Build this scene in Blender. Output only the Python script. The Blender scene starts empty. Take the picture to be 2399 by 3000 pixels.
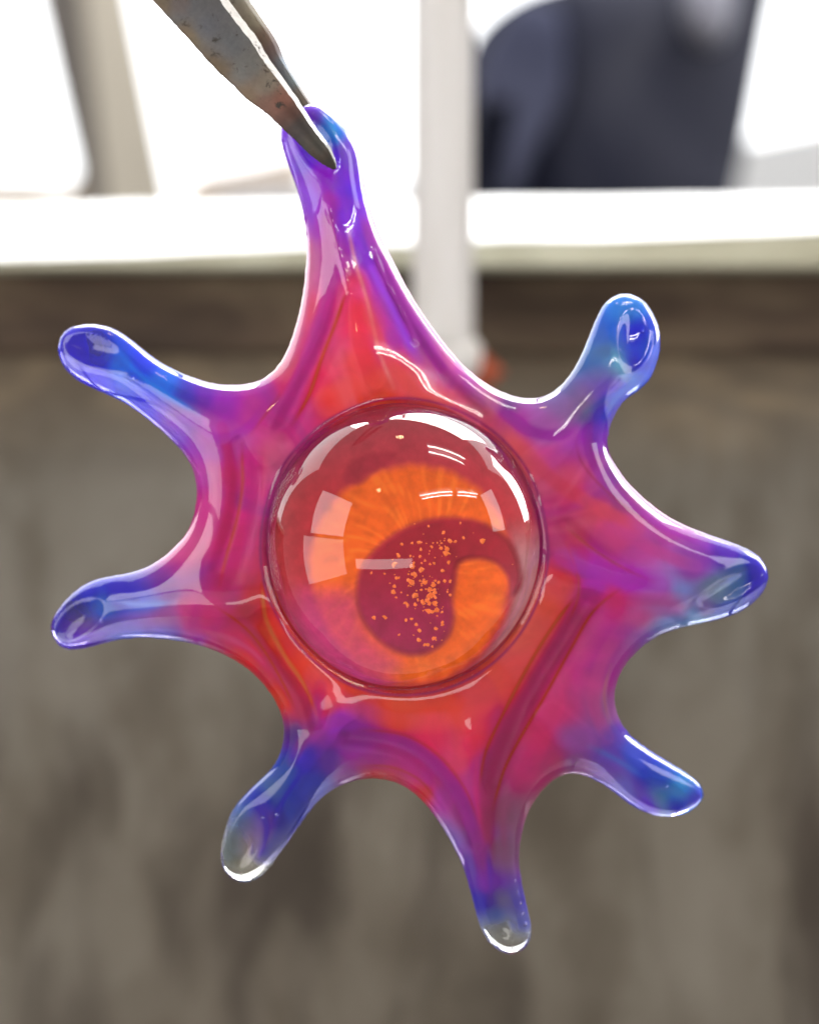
import bpy, bmesh, math, random
import numpy as np
from mathutils import Vector, noise

# ------------------------------------------------------------------ camera, world, lights
S = 4e-5                 # metres per drawing unit at the pendant (1724 units across the frame)
CD = 0.25                # camera to pendant, metres
scene = bpy.context.scene
COL = scene.collection
cam_d = bpy.data.cameras.new("camera")
cam = bpy.data.objects.new("camera", cam_d); COL.objects.link(cam)
cam.location = (0, -CD, 0); cam.rotation_euler = (math.radians(90), 0, 0)
cam_d.sensor_fit = 'HORIZONTAL'; cam_d.sensor_width = 36
cam_d.lens = 36*CD/(1724*S)
cam_d.clip_start = 0.01; cam_d.clip_end = 50
cam_d.dof.use_dof = True
cam_d.dof.focus_distance = CD-0.009
cam_d.dof.aperture_fstop = cam_d.lens/3.7
cam_d.dof.aperture_blades = 0
scene.camera = cam
scene.view_settings.view_transform = 'Standard'
scene.view_settings.look = 'None'
scene.view_settings.exposure = 0.5
scene.view_settings.gamma = 1.0

w = bpy.data.worlds.new("World"); scene.world = w; w.use_nodes = True
bg = w.node_tree.nodes["Background"]
bg.inputs[0].default_value = (0.34, 0.325, 0.31, 1); bg.inputs[1].default_value = 1.12

def area(name, loc, target, sx, sy, radiance, col=(1, 1, 1)):
    d = bpy.data.lights.new(name, 'AREA'); d.shape = 'RECTANGLE'; d.size = sx; d.size_y = sy
    d.energy = radiance*math.pi*sx*sy; d.color = col
    o = bpy.data.objects.new(name, d); COL.objects.link(o)
    o.location = loc
    o.rotation_euler = (Vector(target)-Vector(loc)).to_track_quat('-Z', 'Y').to_euler()
    return o
# window panes of the workshop to the left of the camera (two, with a bar between them), one to the right
area("window_light", (-1.05, -0.50, 0.42), (0, -0.2, 0.12), 0.72, 0.56, 3.6, (1, .97, .95))
area("window_light", (-1.05, -0.42, -0.16), (0, -0.2, -0.05), 0.85, 0.52, 2.5, (1, .97, .95))
area("window_light", (1.15, -0.12, 0.42), (0, 0, 0), 0.30, 0.50, 3.8, (1, .97, .96))
# added overhead light, unseen, shaped for the white rims and the marble's crescent
area("overhead_rim_light", (0.10, 0.85, 1.02), (0, 0.0, 0), 1.2, 0.5, 13.0, (.97, .98, 1))
area("side_rim_light", (1.02, 0.80, 0.55), (0, 0.0, 0), 0.42, 0.7, 12.0, (.97, .98, 1))  # added unseen light at right, behind the glass

area("front_fill", (-0.55, -1.9, -0.45), (0, 0, 0), 1.7, 0.26, 3.8, (1, .97, .95))  # unseen fill strip, added to brighten the front and lower glass

# ------------------------------------------------------------------ helpers
def srgb(c):
    c = np.asarray(c, dtype=float)/255.0
    return np.where(c <= .04045, c/12.92, ((c+.055)/1.055)**2.4)

def under_glass(c, k=1.0):
    # pigment that shows as c once it is sealed in glass (total reflection inside swallows part of the light)
    c = np.asarray(c)
    return c*(1-k)+k*np.clip(c/(.38+.6*c), 0, .985)

def tag(o, label=None, cat=None, group=None, kind=None):
    if label: o['label'] = label
    if cat: o['category'] = cat
    if group: o['group'] = group
    if kind: o['kind'] = kind
    return o

def empty(name, loc, label, cat, group=None):
    o = bpy.data.objects.new(name, None); COL.objects.link(o)
    o.location = loc; o.empty_display_size = 0.01
    return tag(o, label, cat, group)

def mesh_obj(name, verts, faces, mat, parent=None, smooth=True, cols=None, alpha=None):
    me = bpy.data.meshes.new(name)
    v = np.asarray(verts, dtype=np.float32)
    if isinstance(faces, np.ndarray):
        n, k = faces.shape
        me.vertices.add(len(v)); me.vertices.foreach_set('co', v.ravel())
        me.loops.add(n*k); me.loops.foreach_set('vertex_index', faces.astype(np.int32).ravel())
        me.polygons.add(n); me.polygons.foreach_set('loop_start', np.arange(0, n*k, k, dtype=np.int32))
        me.polygons.foreach_set('loop_total', np.full(n, k, dtype=np.int32))
        me.update(calc_edges=True)
    else:
        me.from_pydata([tuple(map(float, p)) for p in v], [], faces)
    me.validate()
    me.polygons.foreach_set('use_smooth', np.full(len(me.polygons), smooth))
    if cols is not None:
        a = me.color_attributes.new('glass_colour', 'FLOAT_COLOR', 'POINT')
        rgba = np.ones((len(v), 4), dtype=np.float32); rgba[:, :3] = cols
        a.data.foreach_set('color', rgba.ravel())
    if alpha is not None:
        a = me.attributes.new('clearness', 'FLOAT', 'POINT')
        a.data.foreach_set('value', np.asarray(alpha, dtype=np.float32))
    me.materials.append(mat)
    o = bpy.data.objects.new(name, me); COL.objects.link(o)
    if parent:
        o.parent = parent
        o.matrix_parent_inverse.identity()
        o.location = -Vector(parent.location) if parent.type == 'EMPTY' and parent.parent is None else (0, 0, 0)
    return o

def bm_obj(name, bm, mat, parent=None, smooth=False):
    bmesh.ops.recalc_face_normals(bm, faces=bm.faces)
    me = bpy.data.meshes.new(name); bm.to_mesh(me); bm.free()
    me.materials.append(mat)
    me.polygons.foreach_set('use_smooth', np.full(len(me.polygons), smooth))
    o = bpy.data.objects.new(name, me); COL.objects.link(o)
    if parent:
        o.parent = parent
        if parent.type == 'EMPTY': o.location = -Vector(parent.location)
    return o

def nodes(m):
    m.use_nodes = True
    nt = m.node_tree
    return nt, nt.nodes, nt.links, nt.nodes["Principled BSDF"]

def ramp(nt, stops, src):
    r = nt.nodes.new('ShaderNodeValToRGB')
    e = r.color_ramp.elements
    e[0].position, e[0].color = stops[0][0], (*stops[0][1], 1)
    e[1].position, e[1].color = stops[-1][0], (*stops[-1][1], 1)
    for p, c in stops[1:-1]:
        x = e.new(p); x.color = (*c, 1)
    nt.links.new(src, r.inputs[0])
    return r.outputs[0]

def noise_tex(nt, scale, detail=4, rough=.6, stretch=(1, 1, 1), dist=0):
    tc = nt.nodes.new('ShaderNodeTexCoord'); mp = nt.nodes.new('ShaderNodeMapping')
    mp.inputs['Scale'].default_value = stretch
    n = nt.nodes.new('ShaderNodeTexNoise')
    n.inputs['Scale'].default_value = scale; n.inputs['Detail'].default_value = detail
    n.inputs['Roughness'].default_value = rough; n.inputs['Distortion'].default_value = dist
    nt.links.new(tc.outputs['Object'], mp.inputs[0]); nt.links.new(mp.outputs[0], n.inputs[0])
    return n.outputs['Fac']

def mix(nt, fac, a, b, mode='MIX'):
    m = nt.nodes.new('ShaderNodeMix'); m.data_type = 'RGBA'; m.blend_type = mode
    for sock, v in ((m.inputs[0], fac), (m.inputs[6], a), (m.inputs[7], b)):
        if hasattr(v, 'links'): nt.links.new(v, sock)
        elif isinstance(v, tuple): sock.default_value = (*v, 1)
        else: sock.default_value = v
    return m.outputs[2]

def smooth(a, b, x):
    t = np.clip((x-a)/(b-a), 0, 1)
    return t*t*(3-2*t)

# ------------------------------------------------------------------ the glass splash: traced outline
OUT = [(652,217),(684,227),(718,260),(744,290),(761,333),(768,393),(788,467),(821,537),(862,617),(898,672),(934,721),(976,771),
(1030,812),(1076,833),(1122,840),(1159,829),(1193,800),(1222,754),(1243,700),(1266,648),(1288,625),(1318,617),(1351,629),
(1376,662),(1391,708),(1386,754),(1368,800),(1343,823),(1316,841),(1297,867),(1282,904),(1278,942),(1293,975),(1322,1017),
(1376,1067),(1434,1104),(1518,1135),(1580,1158),(1611,1188),(1618,1221),(1601,1254),(1568,1283),(1518,1304),(1434,1321),
(1383,1339),(1339,1372),(1306,1415),(1294,1455),(1296,1495),(1316,1538),(1359,1575),(1413,1608),(1460,1638),(1481,1665),
(1476,1689),(1446,1713),(1406,1721),(1366,1714),(1326,1695),(1293,1668),(1259,1645),(1220,1630),(1186,1630),(1153,1652),
(1123,1688),(1103,1735),(1092,1798),(1098,1860),(1113,1925),(1120,1961),(1110,1993),(1082,2011),(1050,2003),(1018,1970),
(1000,1915),(977,1828),(945,1764),(903,1700),(858,1659),(812,1641),(761,1640),(715,1654),(674,1682),(638,1727),(610,1769),
(582,1806),(555,1842),(518,1860),(482,1847),(463,1815),(468,1769),(486,1711),(518,1670),(555,1635),(582,1606),(597,1562),
(596,1516),(578,1471),(541,1425),(500,1393),(454,1370),(402,1354),(328,1343),(255,1345),(200,1360),(150,1370),(120,1356),
(105,1321),(120,1286),(152,1250),(193,1223),(237,1213),(277,1206),(321,1189),(365,1156),(398,1116),(412,1068),(414,1020),
(402,976),(372,936),(328,896),(277,856),(226,830),(174,808),(141,782),(123,749),(126,712),(148,689),(193,682),(236,690),
(277,716),(321,753),(372,782),(431,804),(475,811),(530,808),(567,790),(596,757),(618,704),(636,634),(645,560),(645,500),
(638,447),(624,393),(604,340),(591,294),(590,266),(616,234)]
OUT = np.array(OUT, float)
def catmull(P, n=6, closed=True):
    out = []
    N = len(P)
    for i in range(N if closed else N-1):
        if closed: p0, p1, p2, p3 = P[i-1], P[i], P[(i+1) % N], P[(i+2) % N]
        else: p0, p1, p2, p3 = P[max(i-1, 0)], P[i], P[i+1], P[min(i+2, N-1)]
        for k in range(n):
            t = k/n
            out.append(.5*((2*p1)+(-p0+p2)*t+(2*p0-5*p1+4*p2-p3)*t*t+(-p0+3*p1-3*p2+p3)*t**3))
    if not closed: out.append(P[-1])
    return np.array(out)
poly = catmull(OUT)
for _ in range(10):                                       # iron the traced kinks out of the rim
    poly = .5*poly + .25*(np.roll(poly, 1, 0)+np.roll(poly, -1, 0))

H = 4.0
X0, Y0 = 60.0, 160.0
NX, NY = 400, 475
gx = X0+H*np.arange(NX); gy = Y0+H*np.arange(NY)
GX, GY = np.meshgrid(gx, gy)                              # [y, x]

def inside(px, py, P):
    r = np.zeros(px.shape, bool)
    a = P; b = np.roll(P, -1, 0)
    for (x1, y1), (x2, y2) in zip(a, b):
        if y1 == y2: continue
        lo, hi = min(y1, y2), max(y1, y2)
        if px.ndim == 2:
            j0 = int(max(0, math.floor((lo-py[0, 0])/H))); j1 = int(math.ceil((hi-py[0, 0])/H))+1
            if j1 <= 0: continue
            sl = slice(j0, j1)
        else: sl = slice(None)
        yy = py[sl]; xx = px[sl]
        c = (y1 > yy) != (y2 > yy)
        r[sl] ^= c & (xx < (x2-x1)*(yy-y1)/(y2-y1)+x1)
    return r
ins = inside(GX, GY, poly)
def seg_dist(px, py, P, closed=True, lim=None):
    d2 = np.full(px.shape, 1e12)
    for i in range(len(P) if closed else len(P)-1):
        a = P[i]; b = P[(i+1) % len(P)]
        if lim is not None and px.ndim == 2:
            i0 = max(0, int((min(a[0], b[0])-lim-X0)/H)); i1 = int((max(a[0], b[0])+lim-X0)/H)+2
            j0 = max(0, int((min(a[1], b[1])-lim-Y0)/H)); j1 = int((max(a[1], b[1])+lim-Y0)/H)+2
            sl = (slice(j0, j1), slice(i0, i1))
        else: sl = (slice(None),)*px.ndim
        x = px[sl]; y = py[sl]
        ab = b-a; L = ab@ab+1e-9
        t = np.clip(((x-a[0])*ab[0]+(y-a[1])*ab[1])/L, 0, 1)
        dd = (x-a[0]-t*ab[0])**2+(y-a[1]-t*ab[1])**2
        d2[sl] = np.minimum(d2[sl], dd)
    return np.sqrt(d2)
dist = seg_dist(GX, GY, poly, True, 40.0)
sd = np.where(ins, dist, -dist); sd = np.clip(sd, -40, 40)

# thickness^2 from a screened Poisson solve: round arms, a flat thick middle
k_scr = 2.0/(102.0**2)
def up2(a, shape):
    yi = np.linspace(0, a.shape[0]-1, shape[0]); xi = np.linspace(0, a.shape[1]-1, shape[1])
    y0 = np.minimum(yi.astype(int), a.shape[0]-2); x0 = np.minimum(xi.astype(int), a.shape[1]-2)
    fy = (yi-y0)[:, None]; fx = (xi-x0)[None]
    return (a[y0][:, x0]*(1-fy)*(1-fx)+a[y0+1][:, x0]*fy*(1-fx)+a[y0][:, x0+1]*(1-fy)*fx+a[y0+1][:, x0+1]*fy*fx)
def solve(sd, h, u, it):
    m = sd > 0
    c = 2.0*h*h
    den = 4+k_scr*h*h
    mm = m.astype(float)
    wn = (np.roll(mm, 1, 0)+np.roll(mm, -1, 0)+np.roll(mm, 1, 1)+np.roll(mm, -1, 1))
    ring = (~m) & (wn > 0)
    dd = np.maximum(sd, .35*h)
    slope_w = np.where(ring, sd/np.maximum(wn, 1), 0)
    for _ in range(it):
        q = np.where(m, u/dd, 0)
        g = (np.roll(q, 1, 0)+np.roll(q, -1, 0)+np.roll(q, 1, 1)+np.roll(q, -1, 1))*slope_w
        uu = np.where(ring, g, u)
        n = (np.roll(uu, 1, 0)+np.roll(uu, -1, 0)+np.roll(uu, 1, 1)+np.roll(uu, -1, 1)+c)/den
        u = np.where(m, .15*u+.85*n, g)
    return u
sd4 = sd[::4, ::4]
u = solve(sd4, H*4, np.where(sd4 > 0, 2000.0, 0), 220)
sd2 = sd[::2, ::2]; u = solve(sd2, H*2, up2(u, sd2.shape), 160)
u = solve(sd, H, up2(u, sd.shape), 160)
# carry the field outwards past the rim
m = sd > 0
q = np.where(m, u/np.maximum(sd, 2.0), 0); wq = m.astype(float)
for _ in range(8):
    qs = np.zeros_like(q); ws = np.zeros_like(q)
    for ax, s in ((0, 1), (0, -1), (1, 1), (1, -1)):
        qs += np.roll(q*wq, s, ax); ws += np.roll(wq, s, ax)
    new = (wq == 0) & (ws > 0)
    q = np.where(new, qs/np.maximum(ws, 1), q); wq = np.where(new, 1.0, wq)
q = np.where(wq == 0, 60.0, q)
u = np.where(m, u, sd*q)

# strokes: polylines in the glass
def stroke_w(px, py, pts, width):
    P = catmull(np.array(pts, float), 5, False)
    d = seg_dist(px, py, P, False, width*3.2)
    return np.exp(-(d/width)**2)

CX, CY = 850.0, 1150.0
TIPS = [((170,740), -60), ((140,1320), -120), ((500,1800), -95), ((1070,1960), -40), ((1440,1680), -110),
        ((1590,1215), -60), ((1330,680), -30), ((670,260), 10)]
RIDGES = [  # pts, width, push (+ towards camera)
    ([(250,760),(370,840),(470,905),(560,950)], 34, 22),
    ([(230,1275),(360,1270),(470,1270),(560,1270)], 30, 24),
    ([(560,1700),(630,1600),(690,1530),(730,1490)], 30, 24),
    ([(1035,1850),(1015,1740),(1005,1640),(1000,1560)], 26, 20),
    ([(1400,1660),(1310,1610),(1220,1560),(1140,1500)], 34, 20),
    ([(1480,1235),(1380,1228),(1260,1215),(1170,1200)], 32, 26),
    ([(1310,770),(1250,850),(1180,930),(1110,985)], 34, 22),
    ([(690,380),(715,520),(745,660),(790,800)], 26, 18),
]
GROOVES = [
    ([(505,930),(512,1020),(500,1100),(470,1200)], 30, -24),
    ([(560,1290),(600,1380),(650,1450),(672,1520)], 26, -22),
    ([(740,1545),(830,1560),(900,1600),(960,1680),(1000,1770)], 24, -20),
    ([(1230,1270),(1180,1350),(1125,1440),(1075,1540),(1035,1640)], 30, -26),
    ([(1190,1110),(1240,1155),(1310,1200)], 22, -16),
    ([(1230,900),(1225,980),(1170,1060)], 26, -16),
    ([(735,600),(690,720),(650,800),(600,900)], 24, -18),
    ([(800,560),(850,680),(920,790),(1010,880)], 24, -18),
]
R0 = np.hypot(GX-CX, GY-CY)
ZC = 34-150*smooth(330, 900, R0)+R0*0
for (tx, ty), dz in TIPS:
    ZC += (dz+55)*np.exp(-((GX-tx)**2+(GY-ty)**2)/(230.0**2))
ZCs = ZC.copy()
edge = smooth(0, 45, sd)
for pts, wd, a in RIDGES+GROOVES:
    ZC += .38*a*stroke_w(GX, GY, pts, wd*1.5)*edge
FOLD = np.zeros_like(ZC)
for pts, wd, a in RIDGES+GROOVES:
    FOLD += .9*a*stroke_w(GX, GY, pts, wd*.8)*edge
ell = np.hypot((GX-CX)/296.0, (GY-CY)/306.0)
ZC += 4*np.exp(-((ell-1.0)/.10)**2)                     # lip that holds the marble
ZC -= 30*smooth(1.0, .85, ell)
# thumbed dents on the flared arm ends
DENTS = [((205,738), 62, 26, 18), ((165,1308), 50, 24, -38), ((520,1770), 62, 26, -66), ((1055,1925), 52, 22, 78),
         ((1400,1678), 52, 22, 22), ((1535,1235), 62, 22, -28), ((1330,715), 60, 30, 96), ((665,300), 56, 30, 62)]
def dent_w(px, py):
    r = np.zeros(px.shape)
    for (dx, dy), a, b, ang in DENTS:
        t = math.radians(ang); X = px-dx; Y = py-dy
        U = X*math.cos(t)+Y*math.sin(t); V = -X*math.sin(t)+Y*math.cos(t)
        r = np.maximum(r, np.exp(-((U/a)**2+(V/b)**2)**1.3))
    return r
ZDENT = 28*dent_w(GX, GY)                                 # only the front face is pressed in

ins_ = (sd > -30)
for _ in range(14):
    ZC = .5*ZC+.125*(np.roll(ZC, 1, 0)+np.roll(ZC, -1, 0)+np.roll(ZC, 1, 1)+np.roll(ZC, -1, 1))
for pts in ([(692,445),(704,490),(722,560),(738,622)], [(785,530),(812,595),(845,660),(874,722)]):
    ZC += 6*stroke_w(GX, GY, pts, 5.5)*(.85+.15*np.sin(GY*.07+GX*.11))
# ---- surface nets on F = u - (z-zc)^2
Z0, NZ = -268.0, 124
gz = Z0+H*np.arange(NZ)
def samp(A, x, y):
    fx = np.clip((x-X0)/H, 0, NX-1.001); fy = np.clip((y-Y0)/H, 0, NY-1.001)
    i = fx.astype(int); j = fy.astype(int); a = fx-i; b = fy-j
    return A[j, i]*(1-a)*(1-b)+A[j, i+1]*a*(1-b)+A[j+1, i]*(1-a)*b+A[j+1, i+1]*a*b
def field(x, y, z):
    t = z-samp(ZC, x, y)
    t = t+samp(ZDENT, x, y)*smooth(-10, 30, t)
    return samp(u, x, y)-t*t
F = np.empty((NZ, NY, NX), np.float32)
for k, z in enumerate(gz):
    t = z-ZC; t = t+ZDENT*smooth(-10, 30, t)
    F[k] = u-t*t
sg = F > 0
cnt = np.zeros((NZ-1, NY-1, NX-1), np.uint8)
for a in (0, 1):
    for b in (0, 1):
        for c in (0, 1):
            cnt += sg[a:NZ-1+a, b:NY-1+b, c:NX-1+c]
act = (cnt > 0) & (cnt < 8)
idx = np.full(act.shape, -1, np.int32)
kz, ky, kx = np.nonzero(act)
idx[kz, ky, kx] = np.arange(len(kz))
acc = np.zeros((len(kz), 3)); num = np.zeros(len(kz))
corners = [(a, b, c) for a in (0, 1) for b in (0, 1) for c in (0, 1)]
for i, A in enumerate(corners):
    for j in range(i+1, 8):
        B = corners[j]
        if sum(abs(p-q_) for p, q_ in zip(A, B)) != 1: continue
        fa = F[kz+A[0], ky+A[1], kx+A[2]]; fb = F[kz+B[0], ky+B[1], kx+B[2]]
        cr = (fa > 0) != (fb > 0)
        t = np.where(cr, fa/np.where(fa == fb, 1, fa-fb), 0)
        for ax in range(3):
            acc[:, ax] += np.where(cr, A[ax]+t*(B[ax]-A[ax]), 0)
        num += cr
acc /= num[:, None]
vx = X0+H*(kx+acc[:, 2]); vy = Y0+H*(ky+acc[:, 1]); vz = Z0+H*(kz+acc[:, 0])
faces = []
def quads(cr, s0, offs):
    z, y, x = np.nonzero(cr)
    q = [idx[z+o[0], y+o[1], x+o[2]] for o in offs]
    q = np.stack(q, 1)
    fl = s0[z, y, x]
    q[~fl] = q[~fl][:, ::-1]
    return q
c1 = (sg[:-1, 1:-1, 1:-1] != sg[1:, 1:-1, 1:-1])          # edges along z
q1 = quads(c1, sg[:-1, 1:-1, 1:-1], [(0, 0, 0), (0, 0, 1), (0, 1, 1), (0, 1, 0)])
c2 = (sg[1:-1, :-1, 1:-1] != sg[1:-1, 1:, 1:-1])
q2 = quads(c2, sg[1:-1, :-1, 1:-1], [(0, 0, 0), (1, 0, 0), (1, 0, 1), (0, 0, 1)])
c3 = (sg[1:-1, 1:-1, :-1] != sg[1:-1, 1:-1, 1:])
q3 = quads(c3, sg[1:-1, 1:-1, :-1], [(0, 0, 0), (0, 1, 0), (1, 1, 0), (1, 0, 0)])
Q = np.concatenate([q1, q2, q3])
Q = Q[(Q >= 0).all(1)][:, ::-1]
Q = np.ascontiguousarray(Q)
def relax():
    global vx, vy, vz
    s = np.zeros((len(vx), 3)); n = np.zeros(len(vx))
    for a in range(4):
        for b in ((a+1) % 4, (a+3) % 4):
            np.add.at(n, Q[:, a], 1)
            for ax, arr in enumerate((vx, vy, vz)):
                s[:, ax] += np.bincount(Q[:, a], arr[Q[:, b]], len(vx))
    n = np.maximum(n, 1)
    vx = .5*vx+.5*s[:, 0]/n; vy = .5*vy+.5*s[:, 1]/n; vz = .5*vz+.5*s[:, 2]/n
def project(n):
    global vx, vy, vz
    e = 2.0
    for _ in range(n):
        f = field(vx, vy, vz)
        dx = (field(vx+e, vy, vz)-field(vx-e, vy, vz))/(2*e)
        dy = (field(vx, vy+e, vz)-field(vx, vy-e, vz))/(2*e)
        dz = (field(vx, vy, vz+e)-field(vx, vy, vz-e))/(2*e)
        g = dx*dx+dy*dy+dz*dz+25.0
        st = np.clip(f/g, -.2, .2) if False else f/g
        L = np.sqrt(g); lim = np.clip(np.abs(st)*L, 0, 3.0)/np.maximum(np.abs(st)*L, 1e-9)
        st = st*lim
        vx = vx-st*dx; vy = vy-st*dy; vz = vz-st*dz
project(2)
for _ in range(2): relax(); project(2)
for _ in range(2): relax()

# ---- colour of the glass: fume and rod colours, with some bright blue glints put in
def A_(s):
    r = []
    for t in s.split(';'):
        p = t.split()
        if p: r.append([float(v) for v in p])
    return r
ANCH = np.array(A_("""
650 240 120 80 200 .4;700 270 70 140 235 .4;745 320 140 100 220 .35;610 300 140 90 230 .35;655 350 95 35 215 .3;690 380 150 60 210 .2;
740 400 130 80 240 .25;650 430 150 90 230 .2;700 430 185 70 180 .1;670 480 165 75 185 .1;745 460 160 110 245 .15;650 560 190 110 160 .1;
690 560 170 50 155 .06;735 600 230 90 130 .05;780 540 130 65 200 .12;810 600 160 60 180 .1;850 640 150 60 150 .15;640 640 215 80 110 .08;
680 680 175 45 130 .05;730 680 238 85 115 .05;790 690 228 85 130 .05;850 700 165 55 165 .08;760 760 242 95 100 .05;900 720 150 70 160 .15;
640 740 180 50 110 .05;690 780 235 80 105 .05;600 780 200 85 110 .1;860 780 238 90 105 .05;930 790 175 80 160 .12;
800 820 245 85 62 .05;700 850 240 85 85 .05;640 880 190 50 120 .05;900 850 242 88 85 .05;960 880 238 90 105 .05;1000 920 242 98 92 .05;
160 740 65 50 205 .7;200 735 60 60 180 .82;250 760 60 130 235 .6;200 795 75 55 245 .6;300 760 60 90 235 .6;330 850 75 60 248 .5;
350 800 80 140 245 .5;400 830 90 80 195 .5;390 900 100 60 232 .4;440 830 120 60 180 .4;480 850 150 50 175 .25;530 850 175 70 140 .15;
440 920 150 50 180 .15;500 930 170 60 170 .1;560 880 185 50 130 .06;600 850 200 70 110 .06;
430 1000 170 70 160 .12;470 1000 200 50 110 .06;520 960 190 45 140 .05;560 960 190 80 125 .05;440 1080 190 60 130 .08;500 1080 205 55 120 .05;
520 1120 180 35 100 .05;540 1050 180 40 130 .05;400 1170 180 60 130 .15;450 1170 195 45 130 .08;510 1180 185 50 110 .05;540 1200 190 60 95 .05;
550 1250 208 50 50 .05;480 1240 175 30 90 .05;
130 1310 60 45 185 .7;170 1300 70 65 150 .8;200 1250 60 50 205 .6;220 1270 70 120 205 .55;260 1250 85 75 195 .55;300 1270 110 130 238 .4;
180 1360 55 50 210 .6;270 1340 80 120 235 .5;330 1330 100 100 235 .4;350 1230 130 60 160 .4;330 1300 130 80 160 .4;400 1210 160 60 140 .2;
400 1280 190 60 130 .15;430 1340 170 80 180 .25;450 1290 200 55 110 .08;500 1330 188 65 95 .06;450 1350 198 75 120 .15;520 1290 182 30 50 .05;530 1380 218 60 66 .06;
560 1400 190 40 60 .05;570 1350 235 80 58 .05;600 1430 180 40 70 .05;580 1460 212 62 50 .08;640 1400 242 88 66 .05;640 1470 175 40 90 .06;690 1470 225 68 85 .05;
750 1430 238 80 66 .04;850 1500 242 88 68 .04;950 1500 242 85 72 .04;1000 1420 246 98 80 .04;1080 1400 242 90 85 .04;1000 1550 232 75 98 .04;
900 1560 235 70 98 .04;1100 1330 246 105 78 .04;1150 1280 246 98 68 .04;
610 1540 110 75 150 .5;660 1530 170 50 140 .3;730 1520 185 85 200 .2;760 1560 150 50 150 .1;700 1590 130 90 170 .35;640 1600 90 70 200 .5;
600 1630 80 130 180 .7;560 1660 85 120 170 .7;540 1700 50 30 200 .6;520 1720 90 140 190 .8;580 1720 60 45 160 .6;620 1700 70 90 190 .6;
500 1780 120 160 190 .85;520 1790 170 185 140 .85;560 1790 60 60 170 .7;500 1840 225 228 215 .95;500 1812 195 202 172 .94;535 1842 215 215 195 .95;485 1775 130 160 165 .9;1040 1980 190 200 180 .94;1085 1988 205 208 188 .95;1104 1968 170 185 190 .92;1060 1968 180 192 178 .92;550 1825 200 205 180 .9;670 1650 90 110 200 .5;
800 1600 150 30 130 .1;850 1590 165 35 130 .06;800 1630 212 60 40 .1;880 1660 218 60 52 .1;740 1630 150 60 160 .3;900 1620 160 40 140 .06;930 1670 160 50 180 .15;950 1600 228 75 108 .04;
960 1750 130 120 220 .4;990 1700 160 45 160 .2;1000 1650 190 60 150 .08;1020 1620 150 30 120 .06;1020 1750 140 50 170 .3;1060 1700 170 90 130 .4;
1060 1780 160 110 140 .6;1080 1720 160 100 140 .5;990 1830 110 90 200 .5;1030 1850 130 40 190 .35;1030 1900 60 10 170 .4;1000 1900 85 80 200 .6;
1060 1900 140 130 160 .7;1090 1900 100 90 190 .6;1100 1950 80 80 190 .6;1040 1940 95 120 200 .7;1060 1990 205 210 190 .95;
1140 1550 218 70 108 .05;1200 1400 212 80 148 .06;1180 1500 218 80 128 .06;1250 1350 222 90 150 .08;1260 1430 208 85 150 .12;1120 1630 202 60 118 .1;
1170 1600 206 70 120 .12;1280 1480 150 90 150 .35;
1220 1540 160 90 180 .3;1280 1540 110 85 200 .5;1210 1610 140 60 160 .35;1260 1600 100 90 222 .5;1330 1580 90 110 228 .5;1350 1640 55 65 212 .6;
1400 1640 50 90 218 .6;1300 1660 80 140 242 .5;1400 1680 95 170 190 .7;1440 1690 60 50 200 .6;1440 1660 90 190 238 .6;1370 1700 70 60 238 .6;1465 1670 100 80 218 .6;
1600 1200 60 40 205 .5;1540 1220 90 150 190 .7;1500 1240 130 170 180 .6;1580 1250 70 50 200 .5;1520 1290 60 70 222 .5;1450 1310 120 190 246 .45;
1400 1320 110 160 242 .4;1480 1270 140 110 180 .5;1400 1280 190 110 190 .3;1420 1235 150 170 245 .3;1380 1230 190 110 220 .2;1450 1180 150 70 170 .25;
1520 1170 110 60 190 .4;1350 1150 190 80 160 .12;1300 1120 216 88 140 .08;1250 1070 216 88 110 .06;1400 1120 170 70 150 .2;1330 1220 185 50 200 .1;
1260 1190 170 40 180 .06;1250 1240 190 40 190 .06;1200 1180 165 40 130 .05;1200 1130 215 85 115 .05;1300 1270 228 70 128 .08;1350 1300 212 95 158 .12;
1180 1230 228 78 82 .05;1150 1130 185 65 115 .05;
1060 880 160 50 160 .25;1100 900 160 45 170 .2;1150 900 165 100 190 .35;1180 860 130 125 190 .5;1200 830 100 130 190 .7;1230 870 130 140 180 .7;
1240 780 90 140 200 .75;1270 740 110 150 190 .8;1260 700 90 130 210 .7;1300 700 70 130 238 .6;1330 700 60 40 228 .5;1330 750 50 30 218 .5;
1360 720 50 100 238 .6;1290 760 120 210 238 .6;1320 650 90 160 238 .6;1350 800 60 110 248 .5;1280 820 60 90 238 .5;1260 880 90 60 212 .4;
1240 930 130 50 200 .25;1200 930 190 85 180 .12;1150 950 216 88 158 .08;1100 970 238 98 118 .05;1090 930 238 95 108 .05;1270 990 130 55 150 .3;
1230 1000 175 70 140 .1;1300 1050 150 60 120 .25;1200 1010 228 88 118 .05;1080 850 120 80 150 .45;1000 850 150 80 150 .2;1030 840 190 110 150 .25
"""))
AC = srgb(ANCH[:, 2:5]); AT = ANCH[:, 5]
wn_x = np.array([0.0]); 
def warp(x, y):
    a = 9*np.sin(x*.017+y*.009)+6*np.sin(x*.041-y*.023+1.3)
    b = 9*np.sin(y*.015-x*.011+2.1)+6*np.sin(y*.037+x*.029)
    return x+a, y+b
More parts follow.
